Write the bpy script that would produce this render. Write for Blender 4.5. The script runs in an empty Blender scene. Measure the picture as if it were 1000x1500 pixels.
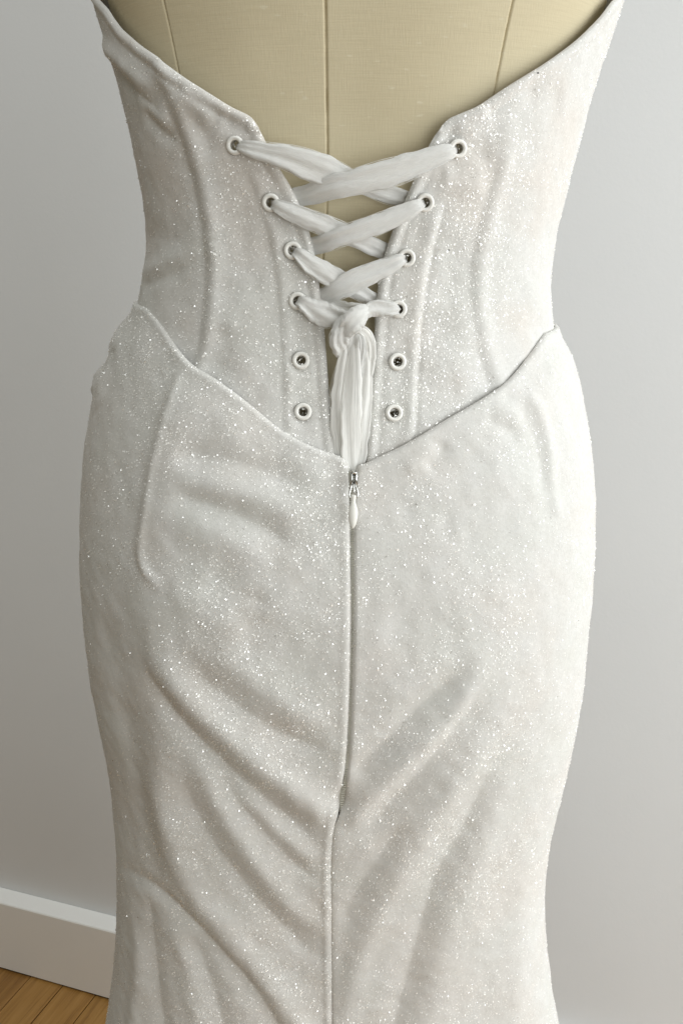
import bpy, math, random
import numpy as np
from mathutils import Vector, Matrix

random.seed(7); RNG = np.random.default_rng(11)
SC = bpy.context.scene
COL = SC.collection
R = math.radians

# ------------------------------------------------------------------ camera
CAM_H = 1.2; PITCH = R(15.0); FPX = 1353.0            # photo is 1000 x 1500 px, vertical fov 58 deg
cam = bpy.data.cameras.new('camera'); cam_o = bpy.data.objects.new('camera', cam); COL.objects.link(cam_o)
cam_o.location = (0, 0, CAM_H); cam_o.rotation_euler = (math.pi/2 - PITCH, 0, 0)
cam.sensor_fit = 'VERTICAL'; cam.sensor_height = 36.0; cam.lens = 36.0*FPX/1500.0
cam.clip_start = 0.02; cam.clip_end = 50
SC.camera = cam_o

# ------------------------------------------------------------------ light
world = bpy.data.worlds.new('World'); SC.world = world; world.use_nodes = True
bg = world.node_tree.nodes['Background']
bg.inputs[0].default_value = (1.0, 0.935, 0.75, 1); bg.inputs[1].default_value = 0.20

def area(name, loc, target, sx, sy, power, col):
    l = bpy.data.lights.new(name, 'AREA'); l.shape = 'RECTANGLE'; l.size = sx; l.size_y = sy
    l.energy = power; l.color = col
    o = bpy.data.objects.new(name, l); COL.objects.link(o); o.location = loc
    o.rotation_euler = (Vector(target) - Vector(loc)).to_track_quat('-Z', 'Y').to_euler()
    return o
area('window_light', (1.65, 0.02, 1.45), (0.0, 0.6, 0.95), 1.0, 1.6, 29.5, (0.95, 0.985, 1.0))
area('ceiling_bounce_light', (-0.25, 0.05, 2.7), (-0.1, 0.6, 0.8), 1.4, 1.4, 14, (0.95, 0.985, 1.0))
area('front_fill_light', (1.05, -1.2, 0.95), (0.0, 0.6, 0.75), 1.3, 1.4, 18.5, (0.95, 0.985, 1.0))  # added soft fill from behind the camera, stands for no known window

SC.view_settings.view_transform = 'Standard'; SC.view_settings.look = 'None'
SC.view_settings.exposure = 0.0; SC.view_settings.gamma = 1.0
SC.render.engine = 'CYCLES'
SC.cycles.use_denoising = True
SC.cycles.max_bounces = 8; SC.cycles.transparent_max_bounces = 12
SC.cycles.sample_clamp_indirect = 4.0

# ------------------------------------------------------------------ helpers: picture <-> place
CP, SP = math.cos(PITCH), math.sin(PITCH)
def ray(u, v):
    a = (np.asarray(u, float) - 500.0)/FPX; b = -(np.asarray(v, float) - 750.0)/FPX
    d = np.stack([a, CP + b*SP, -SP + b*CP], -1)
    return d
def proj(P):
    P = np.asarray(P, float); x = P[..., 0]; y = P[..., 1]; z = P[..., 2] - CAM_H
    dep = y*CP - z*SP; up = y*SP + z*CP
    return 500 + FPX*x/dep, 750 - FPX*up/dep, dep
def on_floor(u, v, h=0.0):
    d = ray(u, v); t = (h - CAM_H)/d[2]; return np.array([0, 0, CAM_H]) + d*t

def catmull(pts, n):
    P = np.asarray(pts, float)
    if len(P) < 3:
        t = np.linspace(0, 1, n)[:, None]; return P[0]*(1-t) + P[-1]*t
    Q = np.vstack([2*P[0]-P[1], P, 2*P[-1]-P[-2]])
    seg = np.linalg.norm(np.diff(P, axis=0), axis=1); L = np.concatenate([[0], np.cumsum(seg)])
    out = []
    for s in np.linspace(0, L[-1], n):
        i = min(np.searchsorted(L, s, side='right')-1, len(P)-2); i = max(i, 0)
        t = (s-L[i])/max(L[i+1]-L[i], 1e-9)
        p0, p1, p2, p3 = Q[i], Q[i+1], Q[i+2], Q[i+3]
        out.append(0.5*((2*p1)+(-p0+p2)*t+(2*p0-5*p1+4*p2-p3)*t*t+(-p0+3*p1-3*p2+p3)*t**3))
    return np.array(out)

CY = 0.565                                           # depth of the body's widest line
class Surf:
    """a body of elliptical sections: half width a, centre cx, back depth b and front depth bf over height"""
    def __init__(s, table, back, zlo, zhi, front=1.0, box=2.6):
        s.box = box                                   # above 2: a flatter back that turns the corner faster
        s.z = np.linspace(zlo, zhi, 240)
        yb = np.interp(s.z, *np.array(sorted(back)).T)
        k = np.hanning(25); k /= k.sum()
        sm = lambda q: np.convolve(np.pad(q, 12, mode='edge'), k, mode='valid')
        s.b = CY - sm(yb)
        T = np.array(table, float); th = np.linspace(-1.9, 1.9, 241)
        xl = np.full_like(s.z, -.15); xr = -xl
        for _ in range(18):
            a = (xr-xl)/2; c = (xr+xl)/2
            P = np.stack([c[:, None]+a[:, None]*np.sin(th), CY-s.b[:, None]*s.dep(th), np.repeat(s.z[:, None], len(th), 1)], -1)
            u, v, d = proj(P)
            i = u.argmin(1); j = u.argmax(1); r = np.arange(len(s.z))
            xl += (np.interp(v[r, i], T[:, 0], T[:, 1]) - u[r, i])*d[r, i]/FPX
            xr += (np.interp(v[r, j], T[:, 0], T[:, 2]) - u[r, j])*d[r, j]/FPX
        s.a = sm((xr-xl)/2); s.c = sm((xr+xl)/2); s.front = front
    def dep(s, th):
        co = np.cos(th); return np.where(co > 0, np.maximum(1-np.abs(np.sin(th))**s.box, 0)**(1/s.box), co)
    def prm(s, z):
        return np.interp(z, s.z, s.a), np.interp(z, s.z, s.c), np.interp(z, s.z, s.b)
    def pt(s, th, z):
        a, c, b = s.prm(z); co = np.cos(th)
        bb = np.where(co > 0, b, s.front*0.5*(b+0.1))
        return np.stack([c+a*np.sin(th), CY-bb*s.dep(th), z+0*th], -1)
    def nrm(s, th, z, e=1e-3):
        t = s.pt(th+e, z)-s.pt(th-e, z); w = s.pt(th, z+e)-s.pt(th, z-e)
        n = np.cross(t, w); return n/np.linalg.norm(n, axis=-1, keepdims=True)
    def cast(s, u, v):
        """pixel -> (theta, z) where its ray first meets the surface"""
        out = []
        for uu, vv in zip(np.atleast_1d(u), np.atleast_1d(v)):
            d = ray(uu, vv); t = np.linspace(.3, 1.1, 1600)
            P = np.array([0, 0, CAM_H])+t[:, None]*d
            a, c, b = s.prm(P[:, 2]); F = np.abs((P[:, 0]-c)/a)**s.box+np.abs((P[:, 1]-CY)/b)**s.box-1
            neg = np.where(F < 0)[0]; i = neg[0] if len(neg) else F.argmin()
            p = P[i]; a, c, b = s.prm(p[2])
            x_ = float(np.clip((p[0]-c)/a, -1, 1)); th_ = math.asin(x_)
            if p[1] > CY: th_ = math.copysign(math.pi, x_)-th_
            out.append((th_, p[2]))
        return np.array(out)
    def path(s, pix, n=None, off=0.0):
        pix = np.array(pix, float)
        if n: pix = catmull(pix, n)
        q = s.cast(pix[:, 0], pix[:, 1]); P = s.pt(q[:, 0], q[:, 1])
        return P + s.nrm(q[:, 0], q[:, 1])*off

BODY_T = [(-400, 60, 985), (-150, 92, 955), (0, 133, 915), (50, 150, 895), (100, 165, 877), (150, 178, 863), (200, 188, 850), (250, 200, 838),
          (300, 212, 825), (350, 216, 813), (400, 210, 803), (440, 200, 805), (500, 190, 812), (600, 172, 826), (750, 150, 835),
          (1000, 165, 815), (1200, 195, 780), (1600, 200, 770)]
BODY_BACK = [(.6, .50), (.8, .478), (.95, .452), (1.02, .446), (1.08, .456), (1.15, .474), (1.2, .479), (1.27, .475), (1.35, .467), (1.45, .46), (1.7, .46)]
SKIRT_T = [(400, 214, 800), (440, 198, 808), (455, 190, 816), (470, 180, 826), (490, 166, 834), (515, 150, 840), (550, 138, 850), (600, 125, 862),
           (700, 111, 872), (800, 108, 872), (900, 113, 865), (1000, 125, 855), (1100, 145, 838), (1150, 157, 824), (1200, 167, 810),
           (1250, 172, 800), (1300, 173, 795), (1350, 171, 795), (1400, 169, 800), (1450, 163, 808), (1500, 157, 815), (1600, 140, 835)]
SKIRT_BACK = [(0, .33), (.3, .40), (.5, .455), (.65, .478), (.72, .482), (.8, .474), (.88, .458), (.95, .445), (1.02, .441), (1.08, .4515), (1.15, .470), (1.2, .4755), (1.3, .472)]
B = Surf(BODY_T, BODY_BACK, .6, 1.5)
K = Surf(SKIRT_T, SKIRT_BACK, 0.0, 1.28, 1.05)
_lo = K.z < .66                                       # below the picture: the skirt opens to the floor
K.a[_lo] = np.interp(.66, K.z, K.a) + (.66-K.z[_lo])*.26; K.c[_lo] = np.interp(.66, K.z, K.c)

# ------------------------------------------------------------------ materials
def mat(name):
    m = bpy.data.materials.new(name); m.use_nodes = True
    nt = m.node_tree; nt.nodes.clear()
    o = nt.nodes.new('ShaderNodeOutputMaterial')
    return m, nt, o
def N(nt, t, ins=None, **kw):
    n = nt.nodes.new(t)
    for k, v in kw.items(): setattr(n, k, v)
    for k, v in (ins or {}).items():
        if hasattr(v, 'is_linked') or isinstance(v, bpy.types.NodeSocket): nt.links.new(v, n.inputs[k])
        else: n.inputs[k].default_value = v
    return n
def ramp(nt, fac, stops):
    r = nt.nodes.new('ShaderNodeValToRGB'); nt.links.new(fac, r.inputs[0])
    while len(r.color_ramp.elements) < len(stops): r.color_ramp.elements.new(.5)
    for e, (p, c) in zip(r.color_ramp.elements, stops):
        e.position = p; e.color = c if len(c) == 4 else (*c, 1)
    return r.outputs[0]

def fabric_mat(name, warm):
    m, nt, o = mat(name)
    tc = N(nt, 'ShaderNodeTexCoord').outputs['Object']
    big = N(nt, 'ShaderNodeTexNoise', {'Vector': tc, 'Scale': 55.0, 'Detail': 5.0, 'Roughness': .6}).outputs[0]
    pile = N(nt, 'ShaderNodeTexNoise', {'Vector': tc, 'Scale': 520.0, 'Detail': 3.0, 'Roughness': .75}).outputs[0]
    fine = N(nt, 'ShaderNodeTexNoise', {'Vector': tc, 'Scale': 1500.0, 'Detail': 2.0}).outputs[0]
    c1 = ramp(nt, big, [(.3, (.63, .618, .588)), (.5, (.642, .632, .605)), (.7, (.652, .643, .622))])
    c2 = ramp(nt, pile, [(.34, (.70, .69, .67)), (.5, (.93, .93, .92)), (.62, (1.12, 1.12, 1.13))])
    hue = N(nt, 'ShaderNodeTexNoise', {'Vector': tc, 'Scale': 22.0, 'Detail': 2.0}).outputs[0]
    c0 = N(nt, 'ShaderNodeMix', {0: 1.0, 6: c1, 7: ramp(nt, hue, [(.35, (1.0, 1-warm*.6, 1-warm)), (.5, (1, 1, 1)), (.65, (.99, 1.0, .995))])}, data_type='RGBA', blend_type='MULTIPLY').outputs[2]
    mx = N(nt, 'ShaderNodeMix', {0: .22, 6: c0, 7: c2}, data_type='RGBA', blend_type='MULTIPLY')
    h = N(nt, 'ShaderNodeMath', {0: pile, 1: fine}, operation='ADD').outputs[0]
    bmp = N(nt, 'ShaderNodeBump', {'Height': h, 'Strength': .15, 'Distance': .0012}).outputs[0]
    p = N(nt, 'ShaderNodeBsdfPrincipled', {'Base Color': mx.outputs[2], 'Roughness': .85, 'Normal': bmp})
    p.inputs['Sheen Weight'].default_value = .08; p.inputs['Sheen Roughness'].default_value = .4
    p.inputs['Specular IOR Level'].default_value = .25
    nt.links.new(p.outputs[0], o.inputs[0]); return m
def flake_mat():
    m, nt, o = mat('glitter_flake')
    g = N(nt, 'ShaderNodeBsdfGlossy', {'Color': (.33, .33, .325, 1), 'Roughness': .22})
    sn = N(nt, 'ShaderNodeAttribute', attribute_name='pile_normal').outputs['Vector']
    d = N(nt, 'ShaderNodeBsdfDiffuse', {'Color': (.60, .59, .565, 1), 'Normal': sn})
    neg = N(nt, 'ShaderNodeVectorMath', {0: sn, 1: (-1, -1, -1)}, operation='MULTIPLY').outputs[0]
    tl = N(nt, 'ShaderNodeBsdfTranslucent', {'Color': (.60, .59, .565, 1), 'Normal': neg})
    dd = N(nt, 'ShaderNodeAddShader', {0: d.outputs[0], 1: tl.outputs[0]})
    x = N(nt, 'ShaderNodeAddShader', {0: dd.outputs[0], 1: g.outputs[0]})
    nt.links.new(x.outputs[0], o.inputs[0]); return m
def linen_mat():
    m, nt, o = mat('linen')
    tc = N(nt, 'ShaderNodeTexCoord').outputs['Object']
    mp = N(nt, 'ShaderNodeMapping', {'Vector': tc, 'Scale': (60, 60, 1500)}).outputs[0]
    weft = N(nt, 'ShaderNodeTexNoise', {'Vector': mp, 'Scale': 1.0, 'Detail': 3.0, 'Roughness': .6}).outputs[0]
    mp2 = N(nt, 'ShaderNodeMapping', {'Vector': tc, 'Scale': (1600, 1600, 60)}).outputs[0]
    warp = N(nt, 'ShaderNodeTexNoise', {'Vector': mp2, 'Scale': 1.0, 'Detail': 2.0}).outputs[0]
    blot = N(nt, 'ShaderNodeTexNoise', {'Vector': tc, 'Scale': 12.0, 'Detail': 5.0}).outputs[0]
    slub = N(nt, 'ShaderNodeTexNoise', {'Vector': N(nt, 'ShaderNodeMapping', {'Vector': tc, 'Scale': (150, 150, 500)}).outputs[0], 'Scale': 1.0, 'Detail': 1.0}).outputs[0]
    c = ramp(nt, blot, [(.3, (.56, .49, .335)), (.7, (.62, .55, .385))])
    w = ramp(nt, weft, [(.3, (.93, .925, .91)), (.6, (1, 1, 1)), (.8, (1.0, .99, .96))])
    mx = N(nt, 'ShaderNodeMix', {0: .8, 6: c, 7: w}, data_type='RGBA', blend_type='MULTIPLY')
    sl = ramp(nt, slub, [(.70, (0, 0, 0)), (.78, (1, 1, 1))])
    mx2 = N(nt, 'ShaderNodeMix', {0: sl, 6: mx.outputs[2], 7: (.62, .56, .41, 1)}, data_type='RGBA')
    h = N(nt, 'ShaderNodeMath', {0: weft, 1: warp}, operation='ADD').outputs[0]
    bmp = N(nt, 'ShaderNodeBump', {'Height': h, 'Strength': .2, 'Distance': .0005}).outputs[0]
    p = N(nt, 'ShaderNodeBsdfPrincipled', {'Base Color': mx2.outputs[2], 'Roughness': .8, 'Normal': bmp})
    p.inputs['Specular IOR Level'].default_value = .2
    nt.links.new(p.outputs[0], o.inputs[0]); return m
def ribbon_mat(name, clear, fine=75, bmps=.7, col=(.955, .95, .92, 1)):
    m, nt, o = mat(name)
    uv = N(nt, 'ShaderNodeUVMap').outputs[0]
    mp = N(nt, 'ShaderNodeMapping', {'Vector': uv, 'Scale': (fine, fine*.03, 1)}).outputs[0]
    st = N(nt, 'ShaderNodeTexNoise', {'Vector': mp, 'Scale': 1.0, 'Detail': 4.0, 'Roughness': .65}).outputs[0]
    bmp = N(nt, 'ShaderNodeBump', {'Height': st, 'Strength': bmps, 'Distance': .0012}).outputs[0]
    p = N(nt, 'ShaderNodeBsdfPrincipled', {'Base Color': col, 'Roughness': .7, 'Normal': bmp})
    p.inputs['Specular IOR Level'].default_value = .15; p.inputs['Sheen Weight'].default_value = .25
    tl = N(nt, 'ShaderNodeBsdfTranslucent', {'Color': col, 'Normal': bmp})
    a = N(nt, 'ShaderNodeMixShader', {0: .16, 1: p.outputs[0], 2: tl.outputs[0]})
    tr = N(nt, 'ShaderNodeBsdfTransparent')
    k = N(nt, 'ShaderNodeMapRange', {'Value': st, 1: .35, 2: .65, 3: clear*1.7, 4: clear*.3}).outputs[0]
    b = N(nt, 'ShaderNodeMixShader', {0: k, 1: a.outputs[0], 2: tr.outputs[0]})
    nt.links.new(b.outputs[0], o.inputs[0]); return m
def plain(name, col, rough=.5, metal=0.0, bump=0.0, scale=200.0, var=0.0):
    m, nt, o = mat(name)
    p = N(nt, 'ShaderNodeBsdfPrincipled', {'Base Color': (*col, 1), 'Roughness': rough, 'Metallic': metal})
    tc = N(nt, 'ShaderNodeTexCoord').outputs['Object']
    n = N(nt, 'ShaderNodeTexNoise', {'Vector': tc, 'Scale': scale, 'Detail': 4.0}).outputs[0]
    if bump: nt.links.new(N(nt, 'ShaderNodeBump', {'Height': n, 'Strength': bump, 'Distance': .001}).outputs[0], p.inputs['Normal'])
    if var:
        n2 = N(nt, 'ShaderNodeTexNoise', {'Vector': tc, 'Scale': scale*.02, 'Detail': 5.0}).outputs[0]
        c = ramp(nt, n2, [(.3, tuple(x*(1-var) for x in col)), (.7, tuple(min(1, x*(1+var)) for x in col))])
        nt.links.new(c, p.inputs['Base Color'])
    nt.links.new(p.outputs[0], o.inputs[0]); return m
def wood_mat():
    m, nt, o = mat('oak_strip')
    tc = N(nt, 'ShaderNodeTexCoord').outputs['Object']
    rnd = N(nt, 'ShaderNodeObjectInfo').outputs['Random']
    off = N(nt, 'ShaderNodeCombineXYZ', {0: N(nt, 'ShaderNodeMath', {0: rnd, 1: 37.0}, operation='MULTIPLY').outputs[0], 1: rnd}).outputs[0]
    v = N(nt, 'ShaderNodeVectorMath', {0: tc, 1: off}, operation='ADD').outputs[0]
    mp = N(nt, 'ShaderNodeMapping', {'Vector': v, 'Scale': (90, 5, 40)}).outputs[0]
    gr = N(nt, 'ShaderNodeTexNoise', {'Vector': mp, 'Scale': 1.0, 'Detail': 6.0, 'Roughness': .65, 'Distortion': .8}).outputs[0]
    c = ramp(nt, gr, [(.28, (.19, .090, .022)), (.5, (.36, .195, .055)), (.72, (.44, .255, .085))])
    tint = ramp(nt, rnd, [(0, (.82, .76, .70)), (.5, (1, 1, 1)), (1, (1.0, .94, .85))])
    kn = N(nt, 'ShaderNodeTexVoronoi', {'Vector': N(nt, 'ShaderNodeMapping', {'Vector': v, 'Scale': (14, 5, 5)}).outputs[0], 'Scale': 1.0}).outputs[0]
    knot = ramp(nt, kn, [(.04, (.45, .33, .25)), (.12, (1, 1, 1))])
    mx = N(nt, 'ShaderNodeMix', {0: 1.0, 6: c, 7: tint}, data_type='RGBA', blend_type='MULTIPLY')
    mx2 = N(nt, 'ShaderNodeMix', {0: 1.0, 6: mx.outputs[2], 7: knot}, data_type='RGBA', blend_type='MULTIPLY')
    bmp = N(nt, 'ShaderNodeBump', {'Height': gr, 'Strength': .15, 'Distance': .0008}).outputs[0]
    p = N(nt, 'ShaderNodeBsdfPrincipled', {'Base Color': mx2.outputs[2], 'Roughness': .38, 'Normal': bmp})
    nt.links.new(p.outputs[0], o.inputs[0]); return m

M = dict(fabric=fabric_mat('glitter_velvet', .025), corset=fabric_mat('lined_glitter_velvet', .05), flake=flake_mat(), linen=linen_mat(), ribbon=ribbon_mat('organza_ribbon', .07),
         sheer=ribbon_mat('sheer_organza', .24, 14, .3), eyelet=plain('white_enamel', (.80, .79, .75), .28, 0, .05, 900),
         barrel=plain('eyelet_barrel', (.42, .40, .35), .4, .3), metal=plain('nickel', (.70, .70, .68), .25, 1.0),
         pull=plain('pull_enamel', (.76, .75, .70), .32, 0, .04, 600), tape=plain('zipper_tape', (.62, .61, .54), .8, 0, .3, 2500),
         wall=plain('wall_paint', (.755, .768, .775), .7, 0, .12, 260, .012), base=plain('baseboard_paint', (.90, .90, .88), .3, 0, .06, 150, .015),
         wood=wood_mat(), sub=plain('subfloor', (.05, .035, .02), .9), black=plain('black_iron', (.03, .03, .03), .5), thread=plain('thread', (.42, .37, .25), .8))

# ------------------------------------------------------------------ object helpers
def link(name, me, m=None, parent=None, smooth=True, mw=None):
    o = bpy.data.objects.new(name, me); COL.objects.link(o)
    if m and not me.materials: me.materials.append(m)
    if smooth and len(me.polygons): me.polygons.foreach_set('use_smooth', np.ones(len(me.polygons), bool))
    if mw is not None: o.matrix_world = mw
    if parent:
        o.parent = parent; o.matrix_parent_inverse = PINV.get(parent.name, Matrix())
    return o
PINV = {}
def mesh(name, V, F, uv=None):
    me = bpy.data.meshes.new(name); me.from_pydata(np.asarray(V).tolist(), [], np.asarray(F).tolist() if not isinstance(F, list) else F); me.update()
    if uv is not None:
        l = me.uv_layers.new(name='UVMap'); idx = np.empty(len(me.loops), int); me.loops.foreach_get('vertex_index', idx)
        l.data.foreach_set('uv', np.asarray(uv, float)[idx].ravel())
    return me
def root(name, loc, label, cat):
    o = bpy.data.objects.new(name, None); COL.objects.link(o); o.location = loc; o.empty_display_size = .05
    o['label'] = label; o['category'] = cat; PINV[o.name] = Matrix.Translation(-Vector(loc)); return o
def grid_faces(n, m, flip=False):
    i = np.arange(n-1)[:, None]*m + np.arange(m-1)[None, :]
    f = np.stack([i, i+1, i+m+1, i+m], -1).reshape(-1, 4)
    return f[:, ::-1] if flip else f
def seg_dist(P, L):
    """distance of points P to polyline L, and the position 0..1 along it"""
    sh = P.shape[:-1]; P = P.reshape(-1, 3); best = np.full(len(P), 9.); tau = np.zeros(len(P))
    ln = np.linalg.norm(np.diff(L, axis=0), axis=1); cum = np.concatenate([[0], np.cumsum(ln)])
    for i in range(len(L)-1):
        d = L[i+1]-L[i]; t = np.clip(((P-L[i])@d)/max(d@d, 1e-12), 0, 1)
        q = np.linalg.norm(P-(L[i]+t[:, None]*d), axis=1); w = q < best
        best[w] = q[w]; tau[w] = (cum[i]+t[w]*ln[i])/cum[-1]
    return best.reshape(sh), tau.reshape(sh)
def sst(x): x = np.clip(x, 0, 1); return x*x*(3-2*x)
def noise3(P, freq, seed):
    """smooth value noise in space"""
    rng = np.random.default_rng(seed); G = rng.uniform(-1, 1, (32, 32, 32)); q = P*freq + 100.0
    i = np.floor(q).astype(int); f = q-i; f = f*f*(3-2*f); out = 0
    for dx in (0, 1):
        for dy in (0, 1):
            for dz in (0, 1):
                w = (f[..., 0] if dx else 1-f[..., 0])*(f[..., 1] if dy else 1-f[..., 1])*(f[..., 2] if dz else 1-f[..., 2])
                out = out + w*G[(i[..., 0]+dx) % 32, (i[..., 1]+dy) % 32, (i[..., 2]+dz) % 32]
    return out
def gnormals(P):
    n = np.cross(np.gradient(P, axis=1), np.gradient(P, axis=0)); return n/np.maximum(np.linalg.norm(n, axis=-1, keepdims=True), 1e-12)

def side_turn(P, S, pix, depth, run):
    """the cloth turns the corner to the side along a seam line: beyond it the surface falls back"""
    L = S.path(pix, 40); o = np.argsort(L[:, 2]); L = L[o]
    xl = np.interp(P[..., 2], L[:, 2], L[:, 0]); q = xl-P[..., 0]; q = .5*(q+np.sqrt(q*q+.0035**2))
    fade = sst((P[..., 2]-L[0, 2]+.02)/.08)*(P[..., 1] < CY)*sst((CY-P[..., 1])/.03)
    out = P.copy(); out[..., 1] += depth*(1-np.exp(-q/run))*fade; return out
def folds_disp(P, S, folds):
    d = np.zeros(P.shape[:2])
    for pix, amp, sig, *taper in folds:
        L = S.path(pix, 18); r, tau = seg_dist(P, L); t0, t1 = taper[0] if taper else (.25, .25)
        e = np.ones_like(tau)
        if t0: e = e*sst(tau/t0)
        if t1: e = e*sst((1-tau)/t1)
        g_ = r/(sig*1e-3); prof = np.exp(-.5*g_**2) if amp > 0 or sig > 7 else .5*np.exp(-.5*g_**2)+.5*np.exp(-.9*np.sqrt(g_**2+.02))
        d += amp*1e-3*prof*e
    return d

# ------------------------------------------------------------------ the setting: wall, baseboard, strip floor
p0 = on_floor(0, 1419); p1 = on_floor(160, 1465)
wd = p1-p0; wd /= np.linalg.norm(wd); wn = np.array([wd[1], -wd[0], 0])          # along the wall; out of the wall towards the camera
if wn[1] > 0: wn = -wn
def wpt(al, out, z): return p0 + wd*al + wn*out + np.array([0, 0, z])
def prism(prof, a0, a1):
    """a profile of (out, z) swept along the wall"""
    n = len(prof); V = [wpt(a, o, z) for a in (a0, a1) for o, z in prof]
    F = [[i, (i+1) % n, n+(i+1) % n, n+i] for i in range(n)] + [list(range(n))[::-1], list(range(n, 2*n))]
    return mesh('m', V, F)
wall = link('wall', prism([(-.029, .0), (-.029, 2.6), (-.12, 2.6), (-.12, 0)], -2.2, 2.6), M['wall'], smooth=False)
wall['kind'] = 'structure'
bprof = [(0, .004), (0, .138), (-.0012, .1398), (-.004, .1405), (-.0285, .1455), (-.0285, .004)]
link('baseboard', prism(bprof, -2.2, 2.6), M['base'], wall, smooth=False)
floor = link('floor', prism([(.0, -.022), (1.9, -.022), (1.9, -.06), (-.12, -.06), (-.12, -.022)], -2.2, 2.6), M['sub'], smooth=False)
floor['kind'] = 'structure'
e1 = (on_floor(40, 1436)-p0)@wd; e3 = (on_floor(134, 1464)-p0)@wd; pw = (e3-e1)/2
def plank_mesh(L, w):
    g = .0007; c = .0012; x0, x1 = g, w-g; V = []
    for y in (0.0006, L-.0006):
        V += [(x0, y, -.02), (x0, y, -c), (x0+c, y, 0), (x1-c, y, 0), (x1, y, -c), (x1, y, -.02)]
    F = [[i, i+1, 7+i, 6+i] for i in range(5)] + [[5, 4, 3, 2, 1, 0], [6, 7, 8, 9, 10, 11]]
    me = mesh('plank', V, F); me.materials.append(M['wood']); return me
PL = [plank_mesh(L, pw) for L in (.55, .8, 1.05, 1.35)]
axx = Vector(wd); axy = Vector(wn)
for i in range(-16, 36):
    y = -.004; k = (i*7+3) % 3
    for me in ([PL[3], PL[0]], [PL[1], PL[2]], [PL[2], PL[1]])[k]:
        L = [.55, .8, 1.05, 1.35][PL.index(me)]
        o = Vector(wpt(e1 + i*pw, y, -.0005*((i*13) % 3)))
        mw = Matrix(((axx.x, axy.x, 0, o.x), (axx.y, axy.y, 0, o.y), (0, 0, 1, o.z), (0, 0, 0, 1)))
        link('plank', me, None, floor, smooth=False, mw=mw); y += L

# ------------------------------------------------------------------ dress form
INSET = .009
form = root('dress_form', (0, CY, 0), 'beige linen covered dress form torso wearing the white gown', 'dress form')
zs = np.concatenate([np.linspace(.90, 1.42, 160), 1.42+.16*np.linspace(0, 1, 40)[1:]])
def form_pt(th, z):
    zc = np.minimum(z, 1.42); P = B.pt(th, zc); nn = B.nrm(th, zc); P = P - nn*INSET
    k = np.clip((z-1.42)/.16, 0, 1); f = 1-.72*sst(k)                         # shoulders close up to a neck
    P[..., 0] *= f; P[..., 1] = CY+(P[..., 1]-CY)*f; P[..., 2] = z - 0*th; return P
ths = [-math.pi] + [B.cast([u], [v])[0][0] for u, v in ((232, 40), (477, 120), (752, 50))] + [math.pi]
ths = [-math.pi, -2.2] + ths[1:4] + [2.2, math.pi]
for a, b in zip(ths[:-1], ths[1:]):
    nc_ = 120 if abs(a+b) < 3 else 40; th = np.linspace(a, b, nc_)
    th = a + (b-a)*(.5-.5*np.cos(np.pi*np.linspace(0, 1, nc_)))*.85 + (th-a)*.15
    TH, ZZ = np.meshgrid(th, zs); P = form_pt(TH, ZZ); nn = -gnormals(P)
    nn = np.where(((P-np.array([0, CY, 0]))*nn*np.array([1, 1, 0])).sum(-1, keepdims=True) < 0, -nn, nn)
    ed = np.minimum(np.abs(TH-a), np.abs(b-TH))*.12
    P = P - nn*((.0011+.0005*noise3(P, 300, 8))*np.exp(-(ed/.00055)**2))[..., None] + nn*(.0004*noise3(P, 40, 3))[..., None]
    link('torso_panel', mesh('torso_panel', P.reshape(-1, 3), grid_faces(*TH.shape, True)), M['linen'], form)
def lathe(prof, n=32):
    ph = np.linspace(0, 2*math.pi, n, endpoint=False)
    V = [(r*math.cos(p), r*math.sin(p), z) for r, z in prof for p in ph]
    F = [[j*n+i, j*n+(i+1) % n, (j+1)*n+(i+1) % n, (j+1)*n+i] for j in range(len(prof)-1) for i in range(n)]
    return V, F
def lathe_obj(name, prof, m, parent, loc, n=32):
    V, F = lathe(prof, n); V = np.array(V)+np.array(loc); return link(name, mesh(name, V, F), m, parent)
lathe_obj('neck_cap', [(.001, .02), (.03, .018), (.045, .008), (.047, -.02)], M['wood'], form, (0, CY, 1.585))
lathe_obj('base_plate', [(.001, -.10), (.055, -.10), (.055, -.07), (.03, -.055), (.03, -.04), (.001, -.04)], M['wood'], form, (0, CY, 1.0))
lathe_obj('stand_pole', [(.001, .03), (.016, .03), (.016, .92), (.001, .92)], M['black'], form, (0, CY, 0), 20)
lathe_obj('stand_foot', [(.001, 0.0), (.17, 0.0), (.175, .006), (.165, .016), (.03, .034), (.001, .034)], M['black'], form, (0, CY, 0.001), 40)

# ------------------------------------------------------------------ the gown
gown = root('gown', (0, CY, 0), 'white glitter velvet gown with laced corset back on the dress form', 'gown')

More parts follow.
